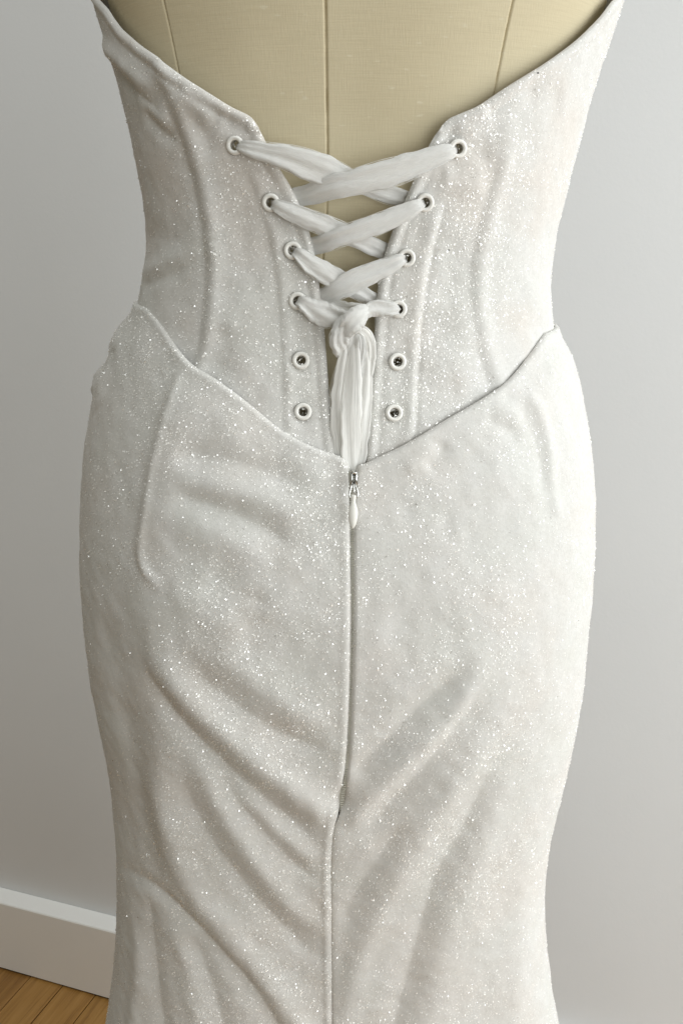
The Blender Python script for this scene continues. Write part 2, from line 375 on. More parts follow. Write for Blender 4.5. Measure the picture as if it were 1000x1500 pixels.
def ruled(S, edge_pix, top_pix, sgn, zb, top_ext, n_s, n_t, t_of, edge_ext=None, fine=1.75):
    """half a garment: from its centre edge round to the front, from height zb up to its top line"""
    E = S.cast(*np.array(catmull(edge_pix, 60)).T); o = np.argsort(E[:, 1]); E = E[o]
    if edge_ext: E = np.vstack([edge_ext, E])
    T = S.cast(*np.array(catmull(top_pix, 60)).T)
    T = T[np.argsort(T[:, 0]*sgn)]; T = np.vstack([T, [(sgn*x, T[-1, 1]+dz) for x, dz in top_ext]])
    zc = T[0, 1]; t0 = T[0, 0]
    s = np.concatenate([np.linspace(0, .82, int(n_s*.82), endpoint=False), np.linspace(.82, 1, n_s-int(n_s*.82))])
    ang = np.where(s < .82, s/.82*fine, fine+(s-.82)/.18*(math.pi-fine))/math.pi        # share of the way round
    # columns close up at the centre edge
    t = t_of(np.linspace(0, 1, n_t))
    top_th = t0 + (sgn*math.pi-t0)*ang
    ztop = np.interp(top_th*sgn, T[:, 0]*sgn, T[:, 1])
    zrow0 = zb+(zc-zb)*t; thL = np.interp(zrow0, E[:, 1], E[:, 0])
    TH = thL[:, None] + (sgn*math.pi-thL[:, None])*ang[None, :]
    Z = zb + t[:, None]*(ztop[None, :]-zb)
    return TH, Z
def shell(V, n, m, thick, nn, skip=None):
    """close a grid into a sheet of real thickness (fine outside, coarser lining); faces in skip leave round holes"""
    P = V.reshape(-1, 3); F = grid_faces(n, m)
    if skip is not None: F = F[~skip(P[F].mean(1))]
    fl = F.tolist(); e = {}
    for f in fl:
        for a, b in zip(f, f[1:]+f[:1]):
            if (b, a) in e: del e[(b, a)]
            else: e[(a, b)] = 1
    Q = P - nn.reshape(-1, 3)*thick
    ids = sorted({i for ab in e for i in ab}); k = len(P); mp = {i: k+j for j, i in enumerate(ids)}
    rim = [[b, a, mp[a], mp[b]] for a, b in e]; W = np.vstack([P, Q[ids]])
    r = np.unique(np.append(np.arange(0, n, 4), n-1)); c = np.unique(np.append(np.arange(0, m, 4), m-1))
    L = Q.reshape(n, m, 3)[np.ix_(r, c)].reshape(-1, 3); G = grid_faces(len(r), len(c), True)
    if skip is not None: G = G[~skip(L[G].mean(1)+(nn.reshape(n, m, 3)[np.ix_(r, c)].reshape(-1, 3)*thick)[G].mean(1))]
    G = G+len(W); W = np.vstack([W, L])
    return W, fl + rim + G.tolist()
def fast_mesh(name, V, k, n):
    me = bpy.data.meshes.new(name); me.vertices.add(n*k); me.vertices.foreach_set('co', V.astype(np.float32).ravel())
    me.loops.add(n*k); me.loops.foreach_set('vertex_index', np.arange(n*k, dtype=np.int32))
    me.polygons.add(n); me.polygons.foreach_set('loop_start', np.arange(0, n*k, k, dtype=np.int32))
    me.update(calc_edges=True); me.validate(); return me
def glitter(P, nn, parent, density, seed, keep=None):
    """loose glitter: thousands of tiny hexagons pressed into the pile at random tilts"""
    rng = np.random.default_rng(seed)
    c = (P[:-1, :-1]+P[1:, 1:])/2
    ar = np.linalg.norm(np.cross(P[1:, :-1]-P[:-1, :-1], P[:-1, 1:]-P[:-1, :-1]), axis=-1)
    u, v, d = proj(c); ok = (v > -60) & (v < 1580) & (u > 60) & (u < 960) & (c[..., 1] < CY+.02)
    cl = .55+.45*noise3(c, 45, seed+5)+.35*noise3(c, 14, seed+9); ar = ar*ok*np.clip(cl, .12, 1.4)
    if keep is not None: ar = ar*keep(c)
    n = int(ar.sum()*density); pr = (ar/ar.sum()).ravel(); idx = rng.choice(len(pr), n, p=pr)
    i, j = np.unravel_index(idx, ar.shape); a = rng.random((n, 1)); b = rng.random((n, 1))
    C = P[i, j]*(1-a)*(1-b)+P[i+1, j]*a*(1-b)+P[i, j+1]*(1-a)*b+P[i+1, j+1]*a*b
    nv = nn[i, j] + rng.normal(0, .6, (n, 3)); nv /= np.linalg.norm(nv, axis=1, keepdims=True)
    t = np.cross(nv, rng.normal(size=(n, 3))); t /= np.linalg.norm(t, axis=1, keepdims=True); w = np.cross(nv, t)
    r = np.where(rng.random((n, 1)) < .12, rng.uniform(.00030, .00054, (n, 1)), rng.uniform(.00013, .00026, (n, 1))); C = C + nn[i, j]*(.0002+r*.12)
    hx = [(math.cos(k*math.pi/3), math.sin(k*math.pi/3)) for k in range(6)]
    V = np.stack([C+t*r*x+w*r*y for x, y in hx], 1).reshape(-1, 3); 
    me = fast_mesh('glitter', V, 6, n); at = me.attributes.new('pile_normal', 'FLOAT_VECTOR', 'POINT'); at.data.foreach_set('vector', np.repeat(nn[i, j], 6, axis=0).astype(np.float32).ravel())
    o = link('glitter', me, M['flake'], parent, smooth=False); o['kind'] = 'stuff'; return o

# ---- corset
LACE_L = [(377, 186), (402, 236), (426, 276), (446, 320), (460, 370), (469, 430), (476, 500), (484, 600), (491, 668), (496, 720)]
LACE_R = [(648, 184), (630, 212), (611, 255), (590, 302), (571, 350), (557, 400), (551, 450), (546, 520), (541, 600), (537, 668), (534, 720)]
NECK_L = [(377, 186), (364, 170), (336, 156), (300, 134), (262, 110), (226, 83), (200, 65), (168, 37), (147, 8)]
NECK_R = [(648, 184), (660, 173), (676, 166), (705, 153), (746, 126), (795, 97), (845, 63), (880, 30), (900, 4)]
EYE_L = [(345, 213), (397, 297), (429, 367), (436, 441), (441, 528), (444, 603)]
EYE_R = [(670, 218), (622, 297), (595, 378), (583, 453), (582, 530), (577, 605)]
CORSET_FOLDS_L = [
    ([(226, 86), (250, 130), (272, 185), (290, 240), (306, 310), (314, 380), (311, 450), (302, 515), (290, 545)], 1.6, 3.3, (.03, 0)),
    ([(236, 140), (256, 185), (274, 240), (290, 310), (299, 380), (297, 450), (288, 515), (278, 540)], -1.0, 2.6, (.1, 0)),
    ([(150, 62), (175, 90), (205, 118), (236, 146)], 3.2, 4.0), ([(160, 95), (190, 125), (225, 155), (250, 180)], -2.6, 3.0),
    ([(190, 128), (218, 155), (255, 190)], 2.4, 3.5), ([(205, 160), (235, 188), (262, 215)], -1.8, 3.0),
    ([(206, 402), (235, 388), (270, 372), (300, 365)], 1.2, 3.5), ([(206, 420), (240, 405), (285, 392)], -1.0, 3.5),
    ([(210, 340), (240, 350), (280, 345)], -1.2, 6.0),
    ([(355, 240), (385, 320), (402, 400), (411, 500), (415, 625)], -.6, 2.0, (.1, 0)),
    ([(365, 240), (394, 320), (412, 400), (421, 500), (425, 625)], .9, 3.0, (.1, 0)),
    ([(260, 130), (290, 160), (315, 185)], 1.6, 3.5), ([(275, 165), (300, 200), (310, 240)], -1.2, 4),
    ([(325, 175), (345, 190), (366, 196)], -1.3, 3.0), ([(340, 420), (350, 520), (370, 590)], 1.2, 9),
    ([(350, 250), (362, 330), (372, 420)], -1.0, 8), ([(330, 470), (325, 560)], -1.0, 7)]
CORSET_FOLDS_R = [
    ([(742, 150), (745, 200), (737, 248), (720, 312), (708, 360), (703, 410), (706, 470), (719, 530), (735, 568)], 1.2, 3.6, (.2, 0)),
    ([(735, 200), (725, 250), (706, 312), (694, 360), (688, 410), (692, 470), (704, 530), (718, 568)], -.6, 2.6, (.2, 0)),
    ([(655, 290), (641, 340), (628, 400), (618, 470), (612, 550), (608, 650)], -.9, 1.3, (.1, 0)),
    ([(646, 290), (632, 340), (619, 400), (609, 470), (603, 550), (599, 650)], .9, 2.8, (.1, 0)),
    ([(660, 190), (690, 180), (720, 160)], 1.3, 4), ([(650, 235), (690, 230), (725, 215)], -1.2, 5), ([(665, 190), (655, 215), (640, 240)], -1.0, 3),
    ([(640, 255), (680, 265), (715, 262)], 1.0, 6), ([(670, 330), (660, 420), (655, 520)], -1.1, 8), ([(675, 420), (670, 500), (660, 580)], 1.2, 8),
    ([(760, 130), (800, 150), (830, 140)], -1.0, 6), ([(760, 420), (790, 440), (806, 430)], 1.0, 7)]

def eyelet_holes(centres, r):
    def f(c):
        k = np.zeros(len(c), bool)
        for e in centres: k |= np.linalg.norm(c-e, axis=1) < r
        return k
    return f
_pr = [(.0045, -.0006)] + [(.00340+.00105*math.cos(math.pi*k/14), .0002+.0009*math.sin(math.pi*k/14)) for k in range(15)] + [(.00235, -.0022)]
EYM = mesh('eyelet', *lathe(_pr, 36)); EYM.materials.append(M['eyelet'])
BRM = mesh('barrel', *lathe([(.00236, .0002), (.00228, -.0006), (.0022, -.0030)], 28)); BRM.materials.append(M['barrel'])
ZB = 1.005
for sgn, lace, neck, eyes, folds, tag in ((-1, LACE_L, NECK_L, EYE_L, CORSET_FOLDS_L, 'shaded half of the corset'), (1, LACE_R, NECK_R, EYE_R, CORSET_FOLDS_R, 'brightly lit half of the corset')):
    TH, Z = ruled(B, lace, neck, sgn, ZB, [(1.75, .035), (2.3, .06), (math.pi, .04)], 330, 330, lambda t: t)
    P = B.pt(TH, Z); nn = B.nrm(TH, Z)
    eq = B.cast(*np.array(eyes, float).T); EP = B.pt(eq[:, 0], eq[:, 1]); EN = B.nrm(eq[:, 0], eq[:, 1])
    d = folds_disp(P, B, folds)
    if sgn < 0: P = side_turn(P, B, [(226, 86), (250, 130), (272, 185), (290, 240), (304, 310), (310, 380), (307, 450), (298, 515), (286, 545)], .0055, .016)
    edge = np.concatenate([P[:, 0], P[-1, :]]); r1, _ = seg_dist(P, P[::6, 0]); r2, _ = seg_dist(P, P[-1, ::4]); 
    rim = np.minimum(r1, r2)
    d += (.0005*np.exp(-((rim-.0026)/.0018)**2) - .0003*np.exp(-((rim-.0060)/.0014)**2))*(1+.8*noise3(P, 70, 77)) - .0009*np.exp(-(rim/.0008)**2)
    flat = np.ones_like(d)
    for e in EP: flat *= 1-.9*np.exp(-(np.linalg.norm(P-e, axis=-1)/.006)**4)
    d = d*flat - .0006*(1-flat) + .00030*noise3(P, 160, 21) + .0004*noise3(P, 60, 22) + .0006*noise3(P, 18, 23)*flat
    P = P + nn*d[..., None]; gn = gnormals(P); gn *= np.sign((gn*nn).sum(-1, keepdims=True))
    n, m = TH.shape
    W, F = shell(P, n, m, .0016, nn, eyelet_holes(EP, .0029))
    if sgn > 0: F = [f[::-1] for f in F]
    half = link('corset_panel', mesh('corset_panel', W, F), M['corset'], gown); half['label'] = tag
    glitter(P, gn, half, 800000 if sgn < 0 else 1000000, 40+sgn, lambda c: (1-.8*sst((c[..., 0]-.06)/.05))*(1-.6*sst((-c[..., 0]-.075)/.03)))
    for e, en in zip(EP, EN):
        q = (Vector(en)+Vector(RNG.normal(0, .06, 3))).to_track_quat('Z', 'Y').to_matrix().to_4x4()
        mw = Matrix.Translation(Vector(e)+Vector(en)*.0006) @ q
        eo = link('eyelet', EYM, None, half, mw=mw); link('barrel', BRM, None, eo, mw=Matrix.Identity(4))

# ---- skirt
ZIPL = [(509, 682), (512, 720), (514, 790), (514.5, 900), (513, 1000), (510, 1080), (506, 1130), (500, 1165), (497, 1186), (489, 1212), (485, 1260), (485, 1330), (486, 1420), (487, 1500), (487, 1570)]
ZIPR = [(523, 683), (518, 706), (516, 740), (516, 790), (516.7, 900), (514.6, 1000), (511.4, 1080), (507.4, 1130), (504, 1160), (500.5, 1186), (489, 1214), (484.8, 1260), (484.8, 1330), (485.8, 1420), (486.8, 1500), (486.8, 1570)]
YOKE_L = [(509, 682), (503, 674), (490, 668), (465, 660), (437, 649), (400, 629), (350, 590), (305, 557), (268, 535), (240, 505), (216, 470), (203, 452)]
YOKE_R = [(523, 683), (532, 681), (560, 669), (610, 645), (660, 616), (700, 594), (744, 568), (770, 546), (795, 516), (812, 488)]
SK_L = [
    ([(205, 925), (255, 1000), (320, 1067), (390, 1127), (450, 1172), (492, 1196)], 5.6, 7.0, (.25, 0)),
    ([(192, 955), (240, 1030), (305, 1102), (375, 1165), (445, 1220), (482, 1250)], -5.2, 5.5, (.2, .2)),
    ([(250, 955), (330, 1022), (420, 1082), (500, 1105)], -3.2, 5.5), ([(290, 935), (380, 1005), (450, 1050), (505, 1060)], 2.4, 6.5),
    ([(330, 900), (420, 960), (490, 990)], -1.2, 8),
    ([(212, 1080), (235, 1190), (282, 1300), (335, 1370), (390, 1440), (440, 1515)], 5.5, 8.5, (.25, 0)),
    ([(170, 1268), (215, 1294), (262, 1334), (320, 1392), (372, 1448), (415, 1515)], -5.5, 5.0, (.4, 0)),
    ([(255, 1090), (285, 1190), (340, 1275), (400, 1345), (460, 1400), (485, 1420)], -4.0, 6.5, (.3, .2)),
    ([(275, 1090), (320, 1180), (365, 1250), (420, 1320), (480, 1370)], 3.0, 5.5), ([(300, 1110), (360, 1190), (430, 1265), (482, 1300)], -2.6, 5.0),
    ([(330, 1130), (400, 1210), (482, 1275)], 2.0, 5),
    ([(240, 668), (330, 674), (400, 694), (465, 722)], -3.4, 5.5), ([(230, 696), (320, 712), (400, 738), (470, 775)], 3.0, 5.5),
    ([(245, 722), (320, 744), (380, 772), (440, 806)], -3.4, 4.6), ([(250, 756), (320, 788), (400, 832)], 2.0, 6), ([(295, 838), (350, 868), (400, 892)], -2.2, 6),
    ([(240, 860), (310, 905), (370, 950)], 1.4, 6),
    ([(257, 556), (238, 620), (221, 690), (207, 770), (201, 812), (213, 838), (245, 872)], 2.0, 2.3, (0, .15)),
    ([(244, 556), (225, 620), (207, 690), (192, 770), (186, 820), (200, 858), (235, 895)], -.8, 6.0, (0, .2)),
    ([(275, 560), (255, 640), (240, 720), (225, 800)], 1.6, 8), ([(330, 590), (340, 640), (345, 700)], 1.2, 8), ([(420, 655), (450, 690), (480, 720)], 1.3, 6),
    ([(190, 1330), (205, 1400), (195, 1510)], 3.0, 5, (.3, 0)), ([(215, 1300), (225, 1380), (232, 1450), (240, 1515)], -3.0, 5, (.2, 0)),
    ([(248, 1345), (275, 1420), (290, 1515)], 2.0, 5, (.2, 0)), ([(275, 1360), (310, 1440), (330, 1515)], -2.4, 5, (.2, 0)),
    ([(163, 480), (166, 505), (156, 525)], 2.6, 5), ([(146, 545), (140, 570), (138, 596)], 2.4, 6), ([(185, 475), (180, 510), (170, 540)], -1.6, 4),
    ([(130, 900), (165, 1000), (180, 1100)], -2.0, 10), ([(150, 1000), (185, 1100), (205, 1220)], -2.5, 8)]
SK_R = [
    ([(508, 1140), (526, 1124), (570, 1086), (612, 1042), (655, 1006), (700, 960)], -5.0, 5.5, (.1, .3)),
    ([(494, 1212), (530, 1175), (568, 1143), (616, 1098), (660, 1053), (700, 985), (722, 940)], 4.6, 5.5, (.1, .3)),
    ([(520, 1250), (560, 1195), (592, 1160), (638, 1102), (682, 1044), (718, 985)], -4.0, 6.5, (.25, .25)),
    ([(495, 1500), (520, 1415), (560, 1325), (605, 1240), (647, 1176), (700, 1106), (736, 1042), (760, 990)], 3.6, 7, (0, .3)),
    ([(575, 1515), (598, 1429), (621, 1343), (643, 1276), (684, 1206), (722, 1117), (752, 1056)], -4.2, 7, (0, .3)),
    ([(490, 1380), (520, 1310), (560, 1250), (600, 1190)], -2.4, 5), ([(620, 1510), (645, 1420), (670, 1330), (710, 1230), (760, 1120)], 2.6, 9, (0, .3)),
    ([(700, 1515), (715, 1420), (735, 1330), (760, 1230)], -1.5, 9, (0, .3)), ([(760, 1500), (765, 1400), (775, 1300)], 1.4, 8, (0, .3)),
    ([(770, 566), (790, 602), (803, 650), (809, 715), (816, 762)], 2.0, 3.0, (.1, .1)), ([(757, 580), (776, 620), (790, 670), (797, 730)], -1.5, 4),
    ([(708, 608), (735, 625), (765, 640)], -2.0, 3.5), ([(715, 595), (745, 606), (768, 618)], 1.4, 4), ([(655, 645), (642, 668), (620, 690)], -1.8, 3.5),
    ([(640, 650), (615, 675), (590, 690)], 1.2, 4), ([(560, 720), (620, 760), (680, 770)], -1.0, 9), ([(560, 900), (630, 930), (690, 920)], -1.5, 12), ([(838, 495), (846, 510), (850, 525)], 1.2, 3)]
def t_skirt(t):                                     # most rows where the picture looks
    return np.where(t < .1, t/.1*.53, .53+(t-.1)/.9*.47)
for sgn, zp, yoke, folds in ((-1, ZIPL, YOKE_L, SK_L), (1, ZIPR, YOKE_R, SK_R)):
    TH, Z = ruled(K, zp, yoke, sgn, .012, [(1.75, .004), (2.3, -.005), (math.pi, -.02)], 380, 430, t_skirt, [(0.0 if sgn < 0 else .002, .0), (K.cast([487], [1575])[0][0]+.004*(sgn > 0), .6)])
    # keep the two centre edges where the zipper line runs
    P = K.pt(TH, Z); nn = K.nrm(TH, Z)
    rt, _ = seg_dist(P, P[-1, ::4]); hug = (1.0*np.exp(-(rt/.011)**2)*(.6+.4*sst((np.abs(TH)-.5)/.6)))[..., None]
    P = P*(1-hug) + (B.pt(TH, Z)+B.nrm(TH, Z)*.0030)*hug
    if sgn < 0: P = side_turn(P, K, [(257, 556), (238, 620), (221, 690), (207, 770), (202, 815), (204, 870), (212, 930), (226, 1010), (232, 1100), (236, 1190), (255, 1300)], .0085, .016)
    if sgn < 0:                                          # loose cloth bunching at the hip
        for vv, am, sg in ((508, .0030, .0055), (572, .0055, .0085)):
            z0 = K.cast([150], [vv])[0][1]; dz = (P[..., 2]-z0)/sg
            P[..., 0] -= am*np.exp(-np.abs(dz)**3)*np.exp(-((TH+1.62)/.22)**2)*(1+.35*noise3(P, 260, 91))
    d = .72*folds_disp(P, K, folds)
    r1, _ = seg_dist(P, P[::4, 0]); r2, _ = seg_dist(P, P[-1, ::4])
    zipz = K.cast([505], [1180])[0][1]; zk = sst((P[..., 2]-zipz+.008)/.012)
    calm = 1-np.exp(-(r1/.009)**2)*.75; d *= calm
    d += (-.0024*zk-.0005*(1-zk))*np.exp(-(r1/.0008)**2) + (.0003 if sgn < 0 else .0001)*np.exp(-((r1-.0036)/.0018)**2)
    if sgn < 0: d += .0003*(1-zk)*np.exp(-((r1-.003)/.002)**2)
    q = K.cast([499], [1172])[0]; hole = K.pt(q[0], q[1]); d -= .003*np.exp(-(np.linalg.norm((P-hole)*np.array([1, .6, .55]), axis=-1)/.0042)**2)
    d += .0002*np.exp(-((r2-.0028)/.0016)**2) - .0014*np.exp(-(r2/.0007)**2)
    # loose flare of the bottom, plain gores out of sight
    low = sst((.62-P[..., 2])/.3); d += low*.022*np.sin(TH*7)
    d += .0003*noise3(P, 150, 31) + .0004*noise3(P, 60, 32) + .0007*noise3(P, 16, 33)
    P = P + nn*d[..., None]; gn = gnormals(P); gn *= np.sign((gn*nn).sum(-1, keepdims=True))
    n, m = TH.shape
    W, F = shell(P, n, m, .0010, nn)
    if sgn > 0: F = [f[::-1] for f in F]
    half = link('skirt_panel', mesh('skirt_panel', W, F), M['fabric'], gown)
    half['label'] = 'shaded half of the skirt, creased by diagonal folds' if sgn < 0 else 'brightly lit half of the skirt'
    glitter(P, gn, half, 1000000 if sgn < 0 else 900000, 60+sgn, lambda c: (1-.85*sst((c[..., 0]-.06)/.07))*(1-.62*sst((-c[..., 0]-.105)/.03)))

# ---- zipper
def frame_at(S, u, v):
    q = S.cast([u], [v])[0]; p = S.pt(np.array(q[0]), np.array(q[1])); n = S.nrm(np.array(q[0]), np.array(q[1])); return Vector(p), Vector(n)
def strip(path, widths, nvec, name, m, parent, off=0.0, uvlen=1.0):
    T = np.gradient(path, axis=0); T /= np.linalg.norm(T, axis=1, keepdims=True); S_ = np.cross(T, nvec); S_ /= np.linalg.norm(S_, axis=1, keepdims=True)
    V = np.stack([path-S_*widths[:, None]/2+nvec*off, path+S_*widths[:, None]/2+nvec*off], 1).reshape(-1, 3)
    return link(name, mesh(name, V, grid_faces(len(path), 2)), m, parent)
zp = catmull([(516, 690), (516, 790), (516.5, 900), (515, 1000), (512, 1080), (508, 1130), (503, 1165), (499, 1195)], 60)
q = K.cast(zp[:, 0], zp[:, 1]); ZP = K.pt(q[:, 0], q[:, 1]); ZN = K.nrm(q[:, 0], q[:, 1])
zipper = strip(ZP, np.full(60, .014), ZN, 'zipper', M['tape'], gown, -.0032)
coil_V, coil_F = [], []
for k in range(150):                                   # a fine coil of teeth down the opening
    f = k/149*59; i = min(int(f), 58); c = ZP[i]*(1-f+i)+ZP[i+1]*(f-i)-ZN[i]*.0026; x = np.array([1, 0, 0])*.0009; zv = np.array([0, 0, .0006]); b = len(coil_V)
    coil_V += [c-x-zv, c+x-zv*.2, c+x+zv, c-x+zv*.2, c-x-zv+ZN[i]*.0006, c+x-zv*.2+ZN[i]*.0008, c+x+zv+ZN[i]*.0008, c-x+zv*.2+ZN[i]*.0006]
    coil_F += [[b+4, b+5, b+6, b+7], [b, b+1, b+5, b+4], [b+1, b+2, b+6, b+5], [b+2, b+3, b+7, b+6], [b+3, b, b+4, b+7]]
co = link('zipper_teeth', mesh('zipper_teeth', coil_V, coil_F), M['tape'], zipper, smooth=False); co['kind'] = 'stuff'
fp, fn = frame_at(K, 518, 701)
zdir = (frame_at(K, 516.5, 760)[0]-fp).normalized(); xdir = zdir.cross(fn).normalized() * -1
if xdir.x < 0: xdir = -xdir
def to_w(pts, base): return [base + xdir*x - zdir*y + fn*z for x, y, z in pts]      # x right, y up, z out, in metres
def rbox(cx, cy, cz, sx, sy, sz, bev=.3):
    import bmesh
    bm = bmesh.new(); bmesh.ops.create_cube(bm, size=1)
    bmesh.ops.scale(bm, vec=(sx, sy, sz), verts=bm.verts)
    bmesh.ops.bevel(bm, geom=bm.edges[:], offset=min(sx, sy, sz)*bev, segments=3, affect='EDGES')
    V = [(v.co.x+cx, v.co.y+cy, v.co.z+cz) for v in bm.verts]; bm.verts.index_update(); F = [[v.index for v in f.verts] for f in bm.faces]; bm.free(); return V, F
def join(parts):
    V, F = [], []
    for v, f in parts: F += [[i+len(V) for i in q] for q in f]; V += list(v)
    return V, F
def tube(pts, r, n=10, closed=False):
    pts = np.array(pts, float); T = np.gradient(pts, axis=0); T /= np.linalg.norm(T, axis=1, keepdims=True)
    ref = np.array([.3, .2, .93]); S1 = np.cross(T, ref); S1 /= np.linalg.norm(S1, axis=1, keepdims=True); S2 = np.cross(T, S1)
    ph = np.linspace(0, 2*math.pi, n, endpoint=False); rr = np.broadcast_to(np.asarray(r, float), (len(pts),))
    V = (pts[:, None]+rr[:, None, None]*(S1[:, None]*np.cos(ph)[None, :, None]+S2[:, None]*np.sin(ph)[None, :, None])).reshape(-1, 3)
    F = [[j*n+i, j*n+(i+1) % n, (j+1)*n+(i+1) % n, (j+1)*n+i] for j in range(len(pts)-1) for i in range(n)]
    F += [list(range(n))[::-1], [(len(pts)-1)*n+i for i in range(n)]]
    return V.tolist(), F
MM = .001; g = .0026
sl = join([rbox(-.0011, .0, g, .0011, .0066, .0016), rbox(.0011, .0, g, .0011, .0066, .0016), rbox(0, .0029, g+.0003, .0031, .0014, .0018), rbox(0, 0, g-.0012, .0036, .0072, .0012),
           rbox(0, -.0031, g+.0002, .0026, .0010, .0014)])
link('slider', mesh('slider', to_w(sl[0], fp), sl[1]), M['metal'], zipper)
bl = join([tube([(-.0006, -.0028, g+.0006), (-.0015, -.0050, g+.0012), (-.0022, -.0078, g+.0014), (-.0021, -.0092, g+.0012), (-.0008, -.0094, g+.0012)], .00048),
           tube([(.0006, -.0028, g+.0006), (.0015, -.0050, g+.0012), (.0022, -.0078, g+.0014), (.0021, -.0092, g+.0012), (.0008, -.0094, g+.0012)], .00048),
           tube([(0, -.0030, g+.0008), (.0002, -.0060, g+.0012), (0, -.0085, g+.0010)], .00055)])
link('bail', mesh('bail', to_w(bl[0], fp), bl[1]), M['metal'], zipper)
prof = [(0, .0006), (.0004, .0013), (.0014, .00135), (.0026, .0012), (.0042, .0011), (.006, .0014), (.009, .0021), (.012, .0024), (.015, .0023), (.0185, .0018), (.021, .0010), (.0222, .0003)]
PV, PF = [], []; nr = 18
for yy, rr in catmull(prof, 30):
    PV += [(rr*math.cos(a), -.0082-.76*yy, g+.0014+.62*rr*math.sin(a)) for a in np.linspace(0, 2*math.pi, nr, endpoint=False)]
PF = [[j*nr+i, j*nr+(i+1) % nr, (j+1)*nr+(i+1) % nr, (j+1)*nr+i] for j in range(29) for i in range(nr)] + [list(range(nr))[::-1], [29*nr+i for i in range(nr)]]
link('pull_tab', mesh('pull_tab', to_w(PV, fp), PF), M['pull'], zipper)
# ---- lacing ribbon
lacing = bpy.data.objects.new('lacing', None); COL.objects.link(lacing); lacing.parent = gown; lacing.matrix_parent_inverse = PINV[gown.name]
lacing.empty_display_size = .02
def strand(name, ctrl, widths, thick, m, seed=0, ripples=5, twist=0.0, pleat=.22, n=56, nc=40):
    """a gathered ribbon: ctrl holds (u, v, millimetres out of the back), widths in millimetres"""
    c = np.array(ctrl, float); C = catmull(c, n); q = B.cast(C[:, 0], C[:, 1])
    nn = B.nrm(q[:, 0], q[:, 1]); P = B.pt(q[:, 0], q[:, 1])+nn*C[:, 2:3]*1e-3
    k = np.array([1, 2, 3, 2, 1.])/9
    for _ in range(2):
        for a in range(3): P[:, a] = np.convolve(np.pad(P[:, a], 2, mode='reflect', reflect_type='odd'), k, mode='valid')
    T = np.gradient(P, axis=0); T /= np.linalg.norm(T, axis=1, keepdims=True)
    S_ = np.cross(nn, T); S_ /= np.linalg.norm(S_, axis=1, keepdims=True); N_ = np.cross(T, S_)
    s = np.linspace(0, 1, n); w = np.interp(s, np.linspace(0, 1, len(widths)), widths)*1e-3
    kk = np.hanning(9); kk /= kk.sum(); w = np.convolve(np.pad(w, 4, mode='edge'), kk, mode='valid')
    rng = np.random.default_rng(seed); ph = np.linspace(0, 2*math.pi, nc, endpoint=False)
    f1, f2, f3 = rng.uniform(0, 6.28, 3)
    tw = twist*(s-.5)[:, None]
    x = np.cos(ph)[None, :]*(w/2)[:, None]
    h = thick*1e-3*(.55+.45*np.minimum(1, w/w.max()))[:, None]
    rp = np.sin(ripples*ph[None, :]+f1+1.8*np.sin(s*3+f2)[:, None])*.6 + np.sin((ripples*2+1)*ph[None, :]+f3+2.2*s[:, None])*.4
    rp = rp + .5*np.sin((ripples+2)*ph[None, :]-3*s[:, None]+f2)
    y = np.sign(np.sin(ph))[None, :]*np.abs(np.sin(ph))[None, :]**.7*h/2*(1+pleat*rp)
    x = x*(1+.05*np.sin(9*s+f1)[:, None]+.035*np.sin(31*s+f2)[:, None]*np.sign(x)+.03*np.sin(53*s+f3)[:, None])
    y = y + (.05 if name != 'lace_strand' else .13)*h*np.sin(2.2*np.cos(ph)[None, :]*2+7*s[:, None]+f1)
    cx = x*np.cos(tw)-y*np.sin(tw); cyy = x*np.sin(tw)+y*np.cos(tw)
    V = P[:, None]+S_[:, None]*cx[..., None]+N_[:, None]*cyy[..., None]
    i = np.arange(n-1)[:, None]*nc+np.arange(nc)[None, :]; j = np.arange(n-1)[:, None]*nc+(np.arange(nc)+1)[None, :] % nc
    F = np.stack([i, j, j+nc, i+nc], -1).reshape(-1, 4)
    uv = np.stack([np.broadcast_to(np.abs(ph/math.pi-1)[None, :], (n, nc)), np.broadcast_to(s[:, None]*6, (n, nc))], -1).reshape(-1, 2)+rng.uniform(0, 9, 2)
    V = V.reshape(-1, 3); F = F.tolist(); uv = uv.tolist()
    for k in range(9):                                   # loose threads along the gathered edge
        lo = rng.uniform(0, .55); hi = lo+rng.uniform(.25, .45); sel = np.where((s > lo) & (s < hi))[0]
        if len(sel) < 6: continue
        t = np.linspace(0, 1, len(sel)); sd = rng.choice([-1, 1])*(w[sel]/2)*(.96+rng.uniform(.02, .16)*np.sin(t*math.pi))
        c_ = P[sel]+S_[sel]*sd[:, None]+N_[sel]*(rng.uniform(-.2, .5)*1e-3+.0003*np.sin(t*7+f1))[:, None]
        tv, tf = tube(c_, .00007, 4); b0 = len(V); V = np.vstack([V, tv]); F += [[i_+b0 for i_ in f_] for f_ in tf]; uv += [[.5, .5]]*len(tv)
    return link(name, mesh(name, V, F, uv), M[m], lacing)
IN = [(0, 0, -4.5), (0, 0, -.5), (0, 0, 2.4)]
def out_of(e, dx, dy): return [(e[0]+dx*.05, e[1]+dy*.05, -3.0), (e[0]+dx*.12, e[1]+dy*.12, 0.6), (e[0]+dx*.45, e[1]+dy*.45, 2.9)]
